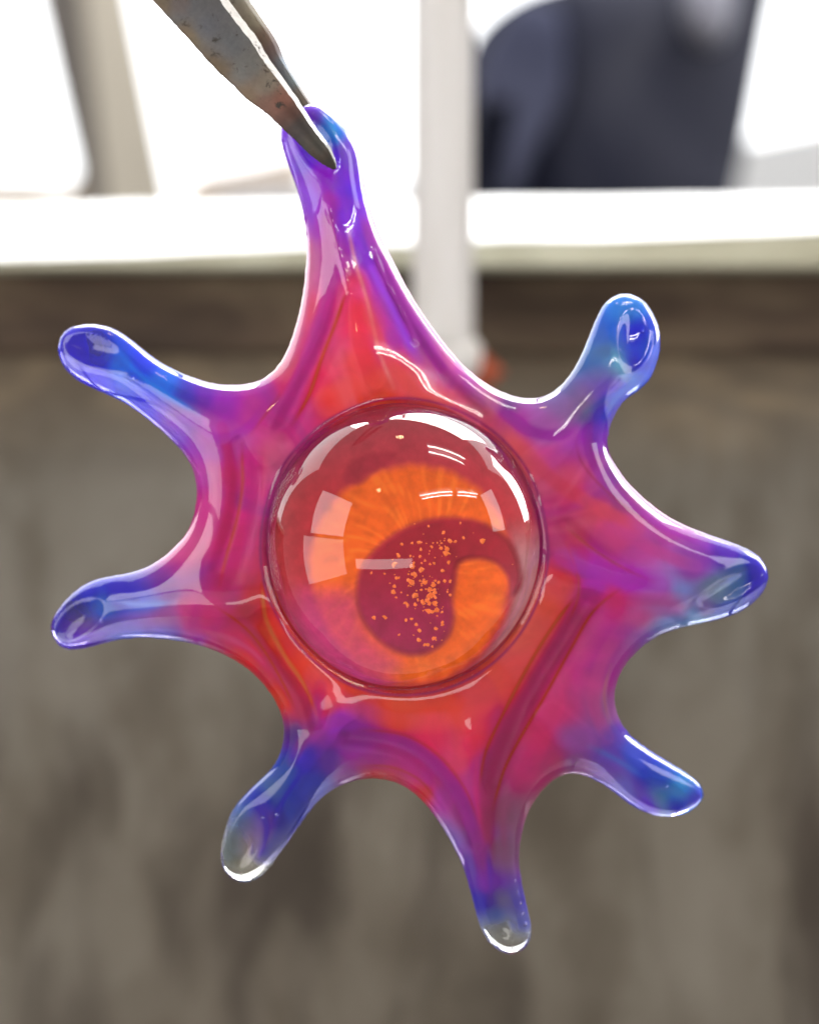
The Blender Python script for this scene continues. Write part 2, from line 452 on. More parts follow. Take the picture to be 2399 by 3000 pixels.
def shade(x, y):
    xw, yw = warp(x, y)
    num = np.zeros((len(x), 4)); den = np.zeros(len(x))
    for i in range(len(ANCH)):
        d2 = (xw-ANCH[i, 0])**2+(yw-ANCH[i, 1])**2
        w_ = 1/(d2+380.0)**2.0
        num[:, 0] += w_*AC[i, 0]; num[:, 1] += w_*AC[i, 1]; num[:, 2] += w_*AC[i, 2]; num[:, 3] += w_*AT[i]
        den += w_
    num /= den[:, None]
    return num[:, :3], num[:, 3]
# streaks of other rod colours drawn out in the glass, with painted blue glints: points, half-width, colour, strength
BROWN = (170, 70, 22)
STR = [
 ([(1172,1200),(1160,1270),(1120,1350),(1050,1435),(950,1495),(840,1505),(740,1465),(655,1395),(600,1300),(578,1220)], 34, (252,104,104), .55),
 ([(690,850),(760,812),(850,808),(950,850),(1050,910),(1120,985)], 30, (252,112,112), .55),
 ([(1010,1420),(1000,1500),(985,1560)], 34, (250,100,104), .5),
 ([(1190,1380),(1170,1460),(1130,1560),(1110,1620)], 22, (226,84,128), .5),
 ([(640,1560),(690,1520),(760,1515)], 14, (176,70,170), .6),
 ([(612,1600),(640,1550),(668,1500),(676,1440)], 12, (150,40,130), .6),
 ([(1235,1262),(1190,1330),(1135,1420),(1085,1510),(1040,1610),(1022,1700),(1018,1800)], 23, (166,26,92), .95),
 ([(1212,1250),(1165,1310),(1112,1395),(1062,1490),(1022,1580),(1008,1660)], 4, BROWN, .8),
 ([(1300,1240),(1245,1285),(1200,1360),(1150,1450),(1098,1540),(1058,1620),(1038,1700)], 4, BROWN, .85),
 ([(732,608),(707,685),(678,758),(653,831),(618,895)], 4.5, BROWN, .85),
 ([(690,430),(692,538),(688,636),(658,733),(622,820),(585,890)], 19, (166,36,134), .85),
 ([(648,480),(650,560),(640,640),(622,720),(590,790)], 8, (205,112,150), .8),
 ([(756,610),(760,690),(765,760),(775,820)], 26, (246,88,92), .7),
 ([(722,400),(746,489),(780,562),(820,636),(849,699),(880,760)], 10, (150,84,232), .85),
 ([(766,440),(795,528),(844,636),(903,733),(952,807)], 15, (146,44,150), .85),
 ([(785,464),(820,545),(868,625),(915,690)], 6, (208,120,168), .8),
 ([(735,480),(752,560),(776,640),(800,740),(830,820)], 4, (255,150,150), .6),
 ([(770,640),(800,720),(850,800),(920,870),(1000,940)], 14, (244,96,92), .5),
 ([(1045,850),(1110,905),(1180,915),(1215,880)], 14, (150,40,160), .75),
 ([(1095,945),(1160,1010),(1240,1060),(1340,1110)], 16, (226,92,112), .7),
 ([(1240,880),(1240,960),(1290,1030),(1370,1090),(1480,1140)], 11, (150,46,160), .7),
 ([(1290,1110),(1380,1160),(1460,1190)], 14, (206,84,150), .6),
 ([(1220,1270),(1300,1262),(1400,1262),(1440,1268)], 16, (226,84,120), .4),
 ([(1300,1330),(1262,1400),(1250,1480),(1280,1550)], 15, (216,92,156), .6),
 ([(1285,1400),(1272,1460),(1284,1520)], 4, (190,110,120), .6),
 ([(440,960),(452,1030),(445,1110),(410,1180)], 10, (206,96,150), .6),
 ([(470,900),(486,980),(484,1080),(455,1170)], 12, (204,44,104), .7),
 ([(560,930),(556,1010),(552,1090)], 10, (214,84,120), .5),
 ([(330,1235),(400,1220),(460,1180)], 8, (150,50,150), .7),
 ([(400,1325),(470,1340),(530,1370),(575,1420)], 9, (206,90,130), .7),
 ([(690,1390),(760,1450),(850,1480),(960,1475)], 18, (246,90,66), .5),
 ([(1010,1560),(1000,1640),(1005,1720),(1014,1800)], 8, (222,84,130), .6),
 ([(1070,1640),(1060,1720),(1066,1800)], 8, (178,96,140), .7),
 ([(512,935),(514,1020),(502,1095),(482,1165),(466,1230)], 4, BROWN, .7),
 ([(545,940),(540,1020),(532,1110),(520,1190)], 14, (184,34,112), .6),
 ([(556,1225),(563,1300),(600,1375),(640,1435),(668,1500)], 4.5, (200,92,24), .8),
 ([(480,1290),(540,1340),(585,1410),(620,1470),(648,1530)], 14, (172,30,76), .8),
 ([(455,1275),(520,1322),(560,1372),(592,1430),(620,1490)], 3.5, BROWN, .6),
 ([(690,1560),(770,1545),(850,1560),(920,1610),(970,1680),(1000,1760),(1018,1860)], 16, (148,34,142), .8),
 ([(760,1532),(850,1544),(920,1585),(975,1655),(1004,1730)], 3.5, (186,74,58), .6),
 ([(760,1612),(820,1614),(880,1640),(920,1690)], 3.5, BROWN, .5),
 ([(1190,1112),(1240,1152),(1300,1190),(1372,1224)], 3.5, BROWN, .6),
 ([(1188,1140),(1212,1210),(1212,1260),(1190,1310)], 3.5, (196,92,30), .5),
 ([(1180,1170),(1240,1200),(1310,1216),(1390,1230)], 17, (172,38,176), .6),
 ([(1210,925),(1225,980),(1290,1045),(1380,1110)], 4, (150,50,60), .45),
 ([(560,860),(520,905),(460,925),(400,880)], 12, (150,46,170), .5),
 ([(590,830),(560,875),(530,915)], 4, BROWN, .5),
 ([(690,400),(660,430),(650,500)], 9, (150,96,232), .5),
 ([(735,640),(745,700),(770,780)], 14, (244,92,106), .6),
 ([(250,740),(300,790),(360,835),(420,870)], 7, (84,160,255), .8),  # pale blue and cyan streaks: refracted highlights put into the colour
 ([(240,1262),(300,1272),(370,1268)], 6, (140,170,252), .8),
 ([(230,1345),(290,1340),(350,1345),(420,1362)], 6, (90,130,255), .8),
 ([(1340,808),(1300,838),(1275,880)], 8, (70,140,255), .8),
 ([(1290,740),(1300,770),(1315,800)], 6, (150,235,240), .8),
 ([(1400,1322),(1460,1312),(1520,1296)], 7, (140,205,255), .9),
 ([(1205,1632),(1260,1650),(1310,1688),(1370,1712)], 7, (80,90,255), .9),
 ([(1240,1570),(1300,1600),(1360,1640)], 7, (110,150,245), .6),
 ([(540,1690),(560,1740),(548,1800)], 8, (60,20,190), .9),
 ([(640,1620),(600,1680),(575,1740)], 6, (70,50,210), .7),
 ([(600,1530),(640,1480),(660,1440)], 8, (190,60,90), .5),
 ([(1026,1780),(1030,1840),(1036,1900)], 7, (110,30,190), .9),
 ([(700,300),(712,340),(722,380)], 7, (90,50,245), .9),
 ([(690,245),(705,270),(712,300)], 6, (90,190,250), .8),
]
cols, clear = shade(vx, vy)
def flow(x, y, f, seed):
    # value noise, stretched along the pull of the glass (away from the marble)
    xw, yw = warp(x, y)
    a = np.arctan2(yw-CY, xw-CX); r = np.hypot(xw-CX, yw-CY)
    t_ = (a/math.tau+.5)*f; i0 = np.floor(t_).astype(int); fr = t_-i0; fr = fr*fr*(3-2*fr)
    q_ = r/170.0+seed; j0 = np.floor(q_).astype(int); gr = q_-j0; gr = gr*gr*(3-2*gr)
    def h(i, j): return np.modf(np.abs(np.sin((i % f)*12.9898+j*78.233+seed*3.1)*43758.5453))[0]
    return (h(i0, j0)*(1-fr)+h(i0+1, j0)*fr)*(1-gr)+(h(i0, j0+1)*(1-fr)+h(i0+1, j0+1)*fr)*gr
f1 = flow(vx, vy, 46, 1.0); f2 = flow(vx, vy, 120, 5.0); f3 = flow(vx, vy, 260, 9.0)
k1 = (smooth(.55, .9, f1)*.55)[:, None]                 # milky threads
cols = cols*(1-k1)+(cols*.55+srgb((250, 130, 150))*.45)*k1
k2 = (smooth(.42, .10, f1)*.7)[:, None]                 # deep magenta / violet threads
cols = cols*(1-k2)+cols*np.array([.62, .45, 1.10])*k2
cols = cols*(.90+.12*f2+.09*f3)[:, None]
clear = clear*(.60+.4*smooth(.7, .92, clear))
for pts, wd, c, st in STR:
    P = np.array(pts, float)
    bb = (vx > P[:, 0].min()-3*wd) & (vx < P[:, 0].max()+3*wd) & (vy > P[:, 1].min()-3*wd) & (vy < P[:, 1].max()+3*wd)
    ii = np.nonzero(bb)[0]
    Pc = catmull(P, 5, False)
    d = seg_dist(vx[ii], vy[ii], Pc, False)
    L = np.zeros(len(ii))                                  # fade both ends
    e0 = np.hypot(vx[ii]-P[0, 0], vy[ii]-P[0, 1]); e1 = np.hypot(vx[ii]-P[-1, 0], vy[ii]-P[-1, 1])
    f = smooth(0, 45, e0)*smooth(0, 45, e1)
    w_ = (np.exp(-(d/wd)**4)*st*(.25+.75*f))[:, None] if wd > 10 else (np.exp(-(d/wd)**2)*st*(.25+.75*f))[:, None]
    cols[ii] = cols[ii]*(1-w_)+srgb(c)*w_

def place(x, y, z):
    fac = 1-samp(ZCs, x, y)*S/CD
    return np.stack([(x-862)*S*fac, -z*S, (1078-y)*S*fac], 1)
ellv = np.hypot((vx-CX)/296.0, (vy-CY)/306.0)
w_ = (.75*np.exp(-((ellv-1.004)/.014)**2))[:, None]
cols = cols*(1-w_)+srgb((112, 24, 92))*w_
body_v = place(vx, vy, vz)
# the coloured layer lies inside the clear glass: the same form drawn in a little, with folds of its own
e = 5.0
gxn = field(vx+e, vy, vz)-field(vx-e, vy, vz); gyn = field(vx, vy+e, vz)-field(vx, vy-e, vz); gzn = field(vx, vy, vz+e)-field(vx, vy, vz-e)
gl = np.sqrt(gxn**2+gyn**2+gzn**2)+1e-6
th_in = 9.0+6.0*clear
ix = vx+gxn/gl*th_in; iy = vy+gyn/gl*th_in; iz = vz+gzn/gl*th_in
for arr in (ix, iy, iz):                                  # even out the inner sheet
    for _ in range(1):
        ssum = np.zeros(len(arr)); n_ = np.zeros(len(arr))
        for a in range(4):
            b_ = (a+1) % 4
            ssum += np.bincount(Q[:, a], arr[Q[:, b_]], len(arr))+np.bincount(Q[:, b_], arr[Q[:, a]], len(arr)); n_ += np.bincount(Q[:, a], minlength=len(arr))+np.bincount(Q[:, b_], minlength=len(arr))
        arr[:] = .5*arr+.5*ssum/np.maximum(n_, 1)
front = smooth(-5, 25, vz-samp(ZC, vx, vy))
iz = iz+np.clip(samp(FOLD, vx, vy), -40, 4)*front
inner_v = place(ix, iy, iz)

def attr(N, name):
    a = N.new('ShaderNodeAttribute'); a.attribute_name = name
    return a
m_shell = bpy.data.materials.new("clear_tinted_glass")
nt, N, L, p = nodes(m_shell)
a = attr(N, 'glass_colour'); t = attr(N, 'clearness')
tf = N.new('ShaderNodeMapRange'); tf.inputs[3].default_value = .10; tf.inputs[4].default_value = .6; tf.inputs[2].default_value = .35
L.new(t.outputs['Fac'], tf.inputs[0])
tint = mix(nt, tf.outputs[0], (.98, .95, .97), a.outputs['Color'])
L.new(tint, p.inputs['Base Color'])
p.inputs['Transmission Weight'].default_value = 1
p.inputs['Roughness'].default_value = .012; p.inputs['IOR'].default_value = 1.47
n2 = noise_tex(nt, 420, 2, .5)
b = N.new('ShaderNodeBump'); b.inputs['Strength'].default_value = .02; b.inputs['Distance'].default_value = .0006
L.new(n2, b.inputs['Height']); L.new(b.outputs[0], p.inputs['Normal'])
m_bub = bpy.data.materials.new("bubble_wall"); _, _, _, pb = nodes(m_bub)
pb.inputs['Transmission Weight'].default_value = 1; pb.inputs['Roughness'].default_value = 0; pb.inputs['IOR'].default_value = 1.47
pb.inputs['Base Color'].default_value = (1, 1, 1, 1)
m_layer = bpy.data.materials.new("coloured_glass_layer")
nt, N, L, p = nodes(m_layer)
a = attr(N, 'glass_colour'); t = attr(N, 'clearness')
hsv = N.new('ShaderNodeHueSaturation'); hsv.inputs['Saturation'].default_value = 1.22
n1 = noise_tex(nt, 260, 3, .55, (1, 1, 1), 1.2)
v = N.new('ShaderNodeMapRange'); v.inputs[1].default_value = .3; v.inputs[2].default_value = .7
v.inputs[3].default_value = .98; v.inputs[4].default_value = 1.12
L.new(a.outputs['Color'], hsv.inputs['Color']); L.new(n1, v.inputs[0]); L.new(v.outputs[0], hsv.inputs['Value'])
L.new(hsv.outputs[0], p.inputs['Base Color'])
al = N.new('ShaderNodeMath'); al.operation = 'MULTIPLY_ADD'; al.inputs[1].default_value = -.95; al.inputs[2].default_value = 1
L.new(t.outputs['Fac'], al.inputs[0]); L.new(al.outputs[0], p.inputs['Alpha'])
p.inputs['Roughness'].default_value = .35; p.inputs['Specular IOR Level'].default_value = .4

pend = empty("glass_pendant", (0, 0, 0), "eight armed splash of pink, purple and blue glass round a clear marble, hanging in tweezers", "glass pendant")
_a = body_v[Q[:, 1]]-body_v[Q[:, 0]]; _b = body_v[Q[:, 2]]-body_v[Q[:, 0]]
_vol = (np.cross(_a, _b)*body_v[Q[:, 0]]).sum()
print('signed volume', _vol)
if _vol < 0: Q = np.ascontiguousarray(Q[:, ::-1])
body = mesh_obj("glass_body", body_v, Q, m_shell, pend, True, cols, clear)
layer = mesh_obj("coloured_layer", inner_v, Q, m_layer, body, True, under_glass(cols, .72), clear)

# air bubbles caught in the arms
for bx_, by_, br in ((1076,1852,6),(1082,1876,5),(1089,1900,5.5),(1094,1922,5),(1100,1944,6),(296,780,6),(286,802,8),(262,792,4),(1186,1182,7),(1296,742,5),(560,1716,5),(585,1708,6),(222,1306,6),(1400,1650,5),(1352,700,4)):
    zf = float(samp(ZC, np.array([bx_]), np.array([by_]))[0])+.45*float(np.sqrt(max(samp(u, np.array([bx_]), np.array([by_]))[0], 0)))
    c_ = place(np.array([bx_]), np.array([by_]), np.array([zf]))[0]
    bmb = bmesh.new(); bmesh.ops.create_icosphere(bmb, subdivisions=3, radius=br*S*.75)
    for v_ in bmb.verts: v_.co = v_.co+Vector(c_)
    bmesh.ops.recalc_face_normals(bmb, faces=bmb.faces); bmesh.ops.reverse_faces(bmb, faces=bmb.faces)
    meb = bpy.data.meshes.new("air_bubble"); bmb.to_mesh(meb); bmb.free(); meb.materials.append(m_bub)
    meb.polygons.foreach_set('use_smooth', np.full(len(meb.polygons), True))
    ob = bpy.data.objects.new("air_bubble", meb); COL.objects.link(ob); ob.parent = body
# ------------------------------------------------------------------ marble
MC = np.array([CX, CY]); MZ = 128.0
mf = 1-MZ*S/CD
RXm, RYm = 292*S*mf, 303*S*mf
mcx = (CX-862)*S*mf; mcz = (1078-CY)*S*mf; mcy = -MZ*S
nu, nv = 160, 80
V = []; Fc = []
for j in range(nv+1):
    th = math.pi*j/nv
    for i in range(nu):
        ph = 2*math.pi*i/nu
        dy = math.cos(th)
        depth = RXm*.98 if dy > 0 else RXm*.30            # proud dome in front, shallow seat behind
        wb = 1+.006*math.sin(3*ph+.7)*math.sin(th)**2+.003*math.sin(7*ph+2)*math.sin(th)**4
        V.append((mcx+wb*RXm*math.sin(th)*math.cos(ph), mcy-depth*dy, mcz+wb*RYm*math.sin(th)*math.sin(ph)))
for j in range(nv):
    for i in range(nu):
        a = j*nu+i; b = j*nu+(i+1) % nu
        Fc.append((a, b, b+nu, a+nu))
gm = bpy.data.materials.new("clear_glass")
nt, N, L, p = nodes(gm)
p.inputs['Base Color'].default_value = (.97, .965, .98, 1)
p.inputs['Transmission Weight'].default_value = 1; p.inputs['Roughness'].default_value = 0.0; p.inputs['IOR'].default_value = 1.47
marble = mesh_obj("marble", V, Fc, gm, pend, True)
bmx = bmesh.new(); bmx.from_mesh(marble.data)
bmesh.ops.remove_doubles(bmx, verts=bmx.verts, dist=1e-7)
bmesh.ops.recalc_face_normals(bmx, faces=bmx.faces); bmx.to_mesh(marble.data); bmx.free()
marble.data.polygons.foreach_set('use_smooth', np.full(len(marble.data.polygons), True))

# core: coloured disc seen through the dome; the dome magnifies, so the disc is drawn to its true smaller size
tb = np.linspace(0, 1, 400)
ti = np.arcsin(tb*.9999); tr = np.arcsin(tb*.9999/1.47)
tx_ = tb-np.cos(ti)*.98*np.tan(ti-tr)
def seen(r):            # true radius on the disc -> radius at which it is seen
    return np.interp(r, tx_, tb)
nr, na = 150, 300
rr = np.linspace(0, .84, nr+1)[1:]
cv = [(0.0, 0.0)]
for r in rr:
    for i in range(na):
        a = 2*math.pi*i/na
        cv.append((r*math.cos(a), r*math.sin(a)))
cv = np.array(cv)
rad = np.hypot(cv[:, 0], cv[:, 1]); sr = seen(rad)/np.maximum(rad, 1e-6)
px = CX+cv[:, 0]*sr*296; py = CY-cv[:, 1]*sr*306            # where it shows in the drawing
def zz(pts): return np.array([(503+a*.4168, 790.5+b*.4168) for a, b in pts])
COMMA = catmull(zz([(590,1080),(615,970),(690,870),(790,790),(890,740),(1000,712),(1130,712),(1260,745),(1370,820),(1430,930),(1440,1060),
 (1385,1120),(1372,1030),(1300,950),(1200,930),(1118,955),(1098,1050),(1082,1140),(1090,1230),(1065,1330),(990,1405),(880,1435),(760,1400),(660,1310),(600,1200)]), 4)
def sdf_poly(P):
    d = seg_dist(px, py, P); i_ = inside(px, py, P)
    return np.where(i_, d, -d)
ang = np.arctan2(py-1190, px-880)
ctr = np.hypot((px-866)/212.0, (py-1206)/236.0)
rag = .02*np.sin(ang*3+.5)+.006*np.sin(ang*17+1)+.004*np.sin(ang*43)
ring = smooth(1.06, .94, ctr+rag)
outer = srgb((182, 34, 44))[None]*np.ones((len(px), 1))
low = smooth(1200, 1420, py)[:, None]*smooth(900, 600, px)[:, None]
outer = outer*(1-low)+srgb((196, 48, 118))*low
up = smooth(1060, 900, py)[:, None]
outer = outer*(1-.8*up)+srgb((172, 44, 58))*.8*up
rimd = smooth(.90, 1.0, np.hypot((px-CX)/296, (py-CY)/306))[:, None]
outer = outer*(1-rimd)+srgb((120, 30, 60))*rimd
fl = (.5+.5*np.sin(ang*23+3*np.sin(ang*5)+ctr*7+2*np.sin(ctr*9)))*.5+(.5+.5*np.sin(ang*51+ctr*14+3*np.sin(ang*7)))*.25+.25*(.5+.5*np.sin(ang*7+ctr*4))
ora = srgb((255, 84, 14))[None]*(.90+.16*fl[:, None])
ora = ora*np.array([[1, 1, 1]])+srgb((255, 130, 40))*.13*smooth(.55, .95, fl)[:, None]
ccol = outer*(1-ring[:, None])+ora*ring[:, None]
# the orange gives way to magenta at lower left, to pale smoky glass at the right edge
MG = catmull(zz([(300,1120),(420,1090),(600,1120),(640,1290),(740,1400),(800,1480),(700,1570),(480,1500),(320,1300)]), 4)
mw_ = smooth(-30, 36, sdf_poly(MG))[:, None]*.72
ccol = ccol*(1-mw_)+srgb((186, 40, 96))*mw_
sm = (smooth(1.0, 1.12, ctr)*smooth(960, 1060, px)*smooth(1080, 1190, py))[:, None]*.7
ccol = ccol*(1-sm)+srgb((168, 120, 126))*sm
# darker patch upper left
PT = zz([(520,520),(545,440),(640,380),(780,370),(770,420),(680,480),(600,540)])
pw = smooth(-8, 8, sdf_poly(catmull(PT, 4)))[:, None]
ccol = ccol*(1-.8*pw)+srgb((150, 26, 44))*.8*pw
sc_ = sdf_poly(COMMA)
cw = smooth(-7, 9, sc_)[:, None]
edge_ = np.exp(-((sc_-2)/7.0)**2)[:, None]*.35
dk = srgb((148, 18, 34))[None]+(srgb((146, 24, 62))-srgb((148, 18, 34)))*smooth(1150, 1350, py)[:, None]
ccol = ccol*(1-cw)+dk*cw
ccol = ccol*(1-edge_)+srgb((120, 24, 40))*edge_
ccol = under_glass(ccol, .45)
# gentle bowl with the dark comma standing a little above the orange
cz = -.10*(1-rad**2/.84**2)+.018*smooth(0, 12, sc_)
Rc = RXm
core_v = np.stack([mcx+cv[:, 0]*RXm, mcy-(cz*Rc)-.055*Rc*0-0.0008, mcz+cv[:, 1]*RYm], 1)
Fc = []
for i in range(na): Fc.append((0, 1+i, 1+(i+1) % na))
for j in range(nr-1):
    for i in range(na):
        a = 1+j*na+i; b = 1+j*na+(i+1) % na
        Fc.append((a, a+na, b+na, b))
cm = bpy.data.materials.new("enamel_core")
nt, N, L, p = nodes(cm)
at = N.new('ShaderNodeAttribute'); at.attribute_name = 'glass_colour'
nn = noise_tex(nt, 900, 4, .6)
L.new(mix(nt, .35, at.outputs['Color'], mix(nt, 1.0, at.outputs['Color'], ramp(nt, [(.3, (.55, .5, .5)), (.7, (1.4, 1.4, 1.4))], nn), 'MULTIPLY')), p.inputs['Base Color'])
p.inputs['Roughness'].default_value = .55; p.inputs['Specular IOR Level'].default_value = .1
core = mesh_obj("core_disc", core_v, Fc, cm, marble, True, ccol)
# gold flecks above the comma
random.seed(7)
sv = []; sf = []
def inv_seen(b): return float(np.interp(b, tb, tx_))
placed = 0
while placed < 165:
    if random.random() < .62: fx = random.gauss(905, 34); fy = random.gauss(1250, 62)
    else: fx = random.uniform(770, 1090); fy = random.uniform(1090, 1380)
    if not inside(np.array([fx]), np.array([fy]), COMMA)[0]: continue
    ux, uy = (fx-CX)/296, -(fy-CY)/306; b = math.hypot(ux, uy); r_ = inv_seen(b)/max(b, 1e-6)
    x = mcx+ux*r_*RXm; z = mcz+uy*r_*RYm
    y = mcy-.0008-(-.10*(1-(b*r_)**2/.7056)+.018)*Rc-random.uniform(.00008, .0007)
    s = random.choice([1.2, 1.6, 2.2, 3.2, 4.2])*S*.92*random.uniform(.7, 1.25)
    base = len(sv); n = 6; a0 = random.uniform(0, 6)
    sv.append((x, y-s*.5, z))
    for k in range(n):
        q_ = s*random.uniform(.55, 1.35)
        sv.append((x+q_*math.cos(a0+k*math.tau/n), y, z+q_*math.sin(a0+k*math.tau/n)))
    sv.append((x, y+s*.4, z))
    for k in range(n):
        sf.append((base, base+1+k, base+1+(k+1) % n)); sf.append((base+n+1, base+1+(k+1) % n, base+1+k))
    placed += 1
fm = bpy.data.materials.new("gold_fleck")
nt, N, L, p = nodes(fm)
p.inputs['Base Color'].default_value = (1.0, .19, .018, 1); p.inputs['Roughness'].default_value = .45
fleck = mesh_obj("gold_flecks", sv, sf, fm, marble, False); tag(fleck, kind='stuff')

# ------------------------------------------------------------------ tweezers
def P3(px, py, z):
    f = 1-z*S/CD
    return ((px-862)*S*f, -z*S, (1078-py)*S*f)
def blade(name, st, zs, th, anch, parent, nicks=0):
    st = np.array(st, float)                              # L.x L.y R.x R.y
    Lc = catmull(st[:, :2], 8, False); Rc_ = catmull(st[:, 2:], 8, False); zc = catmull(np.stack([np.array(zs, float)]*2, 1), 8, False)[:, 0]
    V = []; K = []; E = []
    rnd = random.Random(3)
    for i in range(len(Lc)):
        l, r, z = Lc[i].copy(), Rc_[i], zc[i]
        wv = r-l; wl = np.hypot(*wv)+1e-6
        l -= wv/wl*rnd.uniform(-1, 1)*nicks
        c = min(1, wl/40)
        prof = [(0.0, -th*.55*c), (0.0, -1*c*th*.15), (.035, 0), (.11, th*.06*c)]
        prof += [(.11+.74*k/6, th*.06*c+4*math.sin(math.pi*k/6)*c) for k in range(1, 6)]
        prof += [(.865, 0), (.87, -th*.02*c), (1.0, -th*.55*c), (1.0, -th*.9*c), (.85, -th*c), (.15, -th*c)]
        for t, dz in prof:
            q_ = l+wv*t
            V.append(P3(q_[0], q_[1], z+dz)); K.append((q_[0], q_[1])); E.append(t >= .87 and dz > -th*.6)
        n = len(prof)
    F_ = []
    for i in range(len(Lc)-1):
        for k in range(n):
            a = i*n+k; b = i*n+(k+1) % n
            F_.append((a, b, b+n, a+n))
    F_.append(tuple(range(n))); F_.append(tuple(range(len(V)-n, len(V)))[::-1])
    K = np.array(K); A = np.array(anch, float); ac = srgb(A[:, 2:5])
    wgt = 1/(((K[:, None, 0]-A[None, :, 0])**2+(K[:, None, 1]-A[None, :, 1])**2)+300)**2
    cc = (wgt@ac)/wgt.sum(1)[:, None]*.62*np.array([.97, 1, 1.04])
    ev = np.array(E) & (K[:, 1] < 300)
    if nicks > .5: cc[ev] = (.62, .61, .60)
    o = mesh_obj(name, V, F_, steel, parent, True, cc)
    bmx = bmesh.new(); bmx.from_mesh(o.data); bmesh.ops.recalc_face_normals(bmx, faces=bmx.faces); bmx.to_mesh(o.data); bmx.free()
    md = o.modifiers.new("edges", 'EDGE_SPLIT'); md.split_angle = math.radians(24)
    return o
steel = bpy.data.materials.new("heat_stained_steel")
nt, N, L, p = nodes(steel)
at = N.new('ShaderNodeAttribute'); at.attribute_name = 'glass_colour'
n1 = noise_tex(nt, 900, 5, .65, (1, 1, 1), .4)
n2 = noise_tex(nt, 2600, 3, .6)
n3 = noise_tex(nt, 240, 3, .6)
c = mix(nt, 1.0, at.outputs['Color'], ramp(nt, [(.25, (.86, .86, .86)), (.75, (1.12, 1.11, 1.09))], n2), 'MULTIPLY')
c = mix(nt, ramp(nt, [(.60, (0, 0, 0)), (.68, (1, 1, 1))], n1), c, (.035, .028, .022))
c = mix(nt, ramp(nt, [(.5, (0, 0, 0)), (.8, (.5, .5, .5))], n3), c, (.14, .075, .045))
L.new(c, p.inputs['Base Color'])
p.inputs['Metallic'].default_value = .35
rr_ = N.new('ShaderNodeMapRange'); rr_.inputs[3].default_value = .28; rr_.inputs[4].default_value = .6
L.new(n1, rr_.inputs[0]); L.new(rr_.outputs[0], p.inputs['Roughness'])
b = N.new('ShaderNodeBump'); b.inputs['Strength'].default_value = .12; b.inputs['Distance'].default_value = .0001
L.new(n2, b.inputs['Height']); L.new(b.outputs[0], p.inputs['Normal'])
tw = empty("tweezers", (-0.045, 0, 0.075), "worn steel tweezers with heat stained tips gripping the top arm of the glass", "tweezers")
blade("blade", [(703,357,709,353),(686,349,706,335),(655,327,694,307),(622,295,665,268),(593,268,646,237),(558,236,616,192),(521,209,582,144),(488,176,560,112),(453,144,539,76),
      (390,74,492,14),(326,4,446,-58),(140,-210,290,-290),(-60,-440,90,-540),(-180,-600,-60,-690)],
      [66,70,76,80,84,90,96,100,104,110,116,110,70,30], 22,
      [(700,345,70,66,60),(665,310,78,74,66),(630,265,72,66,64),(610,240,100,66,56),(590,212,156,100,84),(560,215,140,100,84),(560,180,150,140,124),
       (520,150,128,126,122),(480,100,116,116,118),(430,60,110,110,116),(380,10,108,108,112),(520,205,140,118,92),(455,140,120,100,74),(400,80,130,112,84),(340,5,124,108,84),(200,-100,120,120,122)], tw, .7)
blade("blade", [(712,330,716,322),(680,300,704,282),(640,250,677,246),(600,200,652,210),(560,140,624,166),(520,90,601,128),(480,40,580,80),(440,-10,529,4),(380,-80,476,-80),
      (140,-340,250,-360),(-60,-560,60,-620),(-190,-680,-90,-740)],
      [-62,-66,-72,-76,-80,-82,-84,-84,-80,-50,-20,5], 22,
      [(700,300,60,58,54),(640,200,72,70,62),(615,160,70,100,110),(600,140,60,90,108),(580,100,92,66,60),(560,75,110,84,66),(540,40,140,128,106),(520,10,150,142,124),(400,-100,140,136,124)], tw, .3)

# ------------------------------------------------------------------ window, wall and what lies beyond
def W(px, py, D):                                        # drawing position at distance D from the camera
    k = S*D/CD
    return Vector(((px-862)*k, D-CD, (1078-py)*k))
def box(bm, x0, x1, y0, y1, z0, z1, bev=0.0):
    r = bmesh.ops.create_cube(bm, size=1)
    for v in r['verts']:
        v.co = ((x0+x1)/2+v.co.x*(x1-x0), (y0+y1)/2+v.co.y*(y1-y0), (z0+z1)/2+v.co.z*(z1-z0))
    if bev:
        es = list({e for v in r['verts'] for e in v.link_edges})
        bmesh.ops.bevel(bm, geom=es, offset=bev, segments=2, affect='EDGES')
def mat_noise(name, stops, scale, stretch=(1, 1, 1), rough=.8, detail=5, bump=.3, dist=0.4, second=None):
    m = bpy.data.materials.new(name)
    nt, N, L, p = nodes(m)
    f = noise_tex(nt, scale, detail, .6, stretch, dist)
    c = ramp(nt, stops, f)
    if second:
        f2 = noise_tex(nt, second[0], 3, .5, second[1], .3)
        c = mix(nt, 1.0, c, ramp(nt, second[2], f2), 'MULTIPLY')
    L.new(c, p.inputs['Base Color'])
    p.inputs['Roughness'].default_value = rough
    b = N.new('ShaderNodeBump'); b.inputs['Strength'].default_value = bump; b.inputs['Distance'].default_value = .002
    L.new(f, b.inputs['Height']); L.new(b.outputs[0], p.inputs['Normal'])
    return m
D0 = 0.48
K0 = S*D0/CD
def ZP(py): return (1078-py)*K0
def XP(px): return (px-862)*K0
YW = D0-CD
m_conc = bpy.data.materials.new("stained_grey_concrete")
nt, N, L, p = nodes(m_conc)
base = ramp(nt, [(.28, srgb((86, 79, 69))), (.5, srgb((107, 102, 93))), (.75, srgb((126, 122, 114)))], noise_tex(nt, 22, 5, .6, (1, 1, .8), .5))
spots = ramp(nt, [(.36, (.62, .58, .53)), (.50, (1, 1, 1)), (.8, (1.03, 1.03, 1.03))], noise_tex(nt, 42, 4, .6, (1.3, 1, .6), .4))
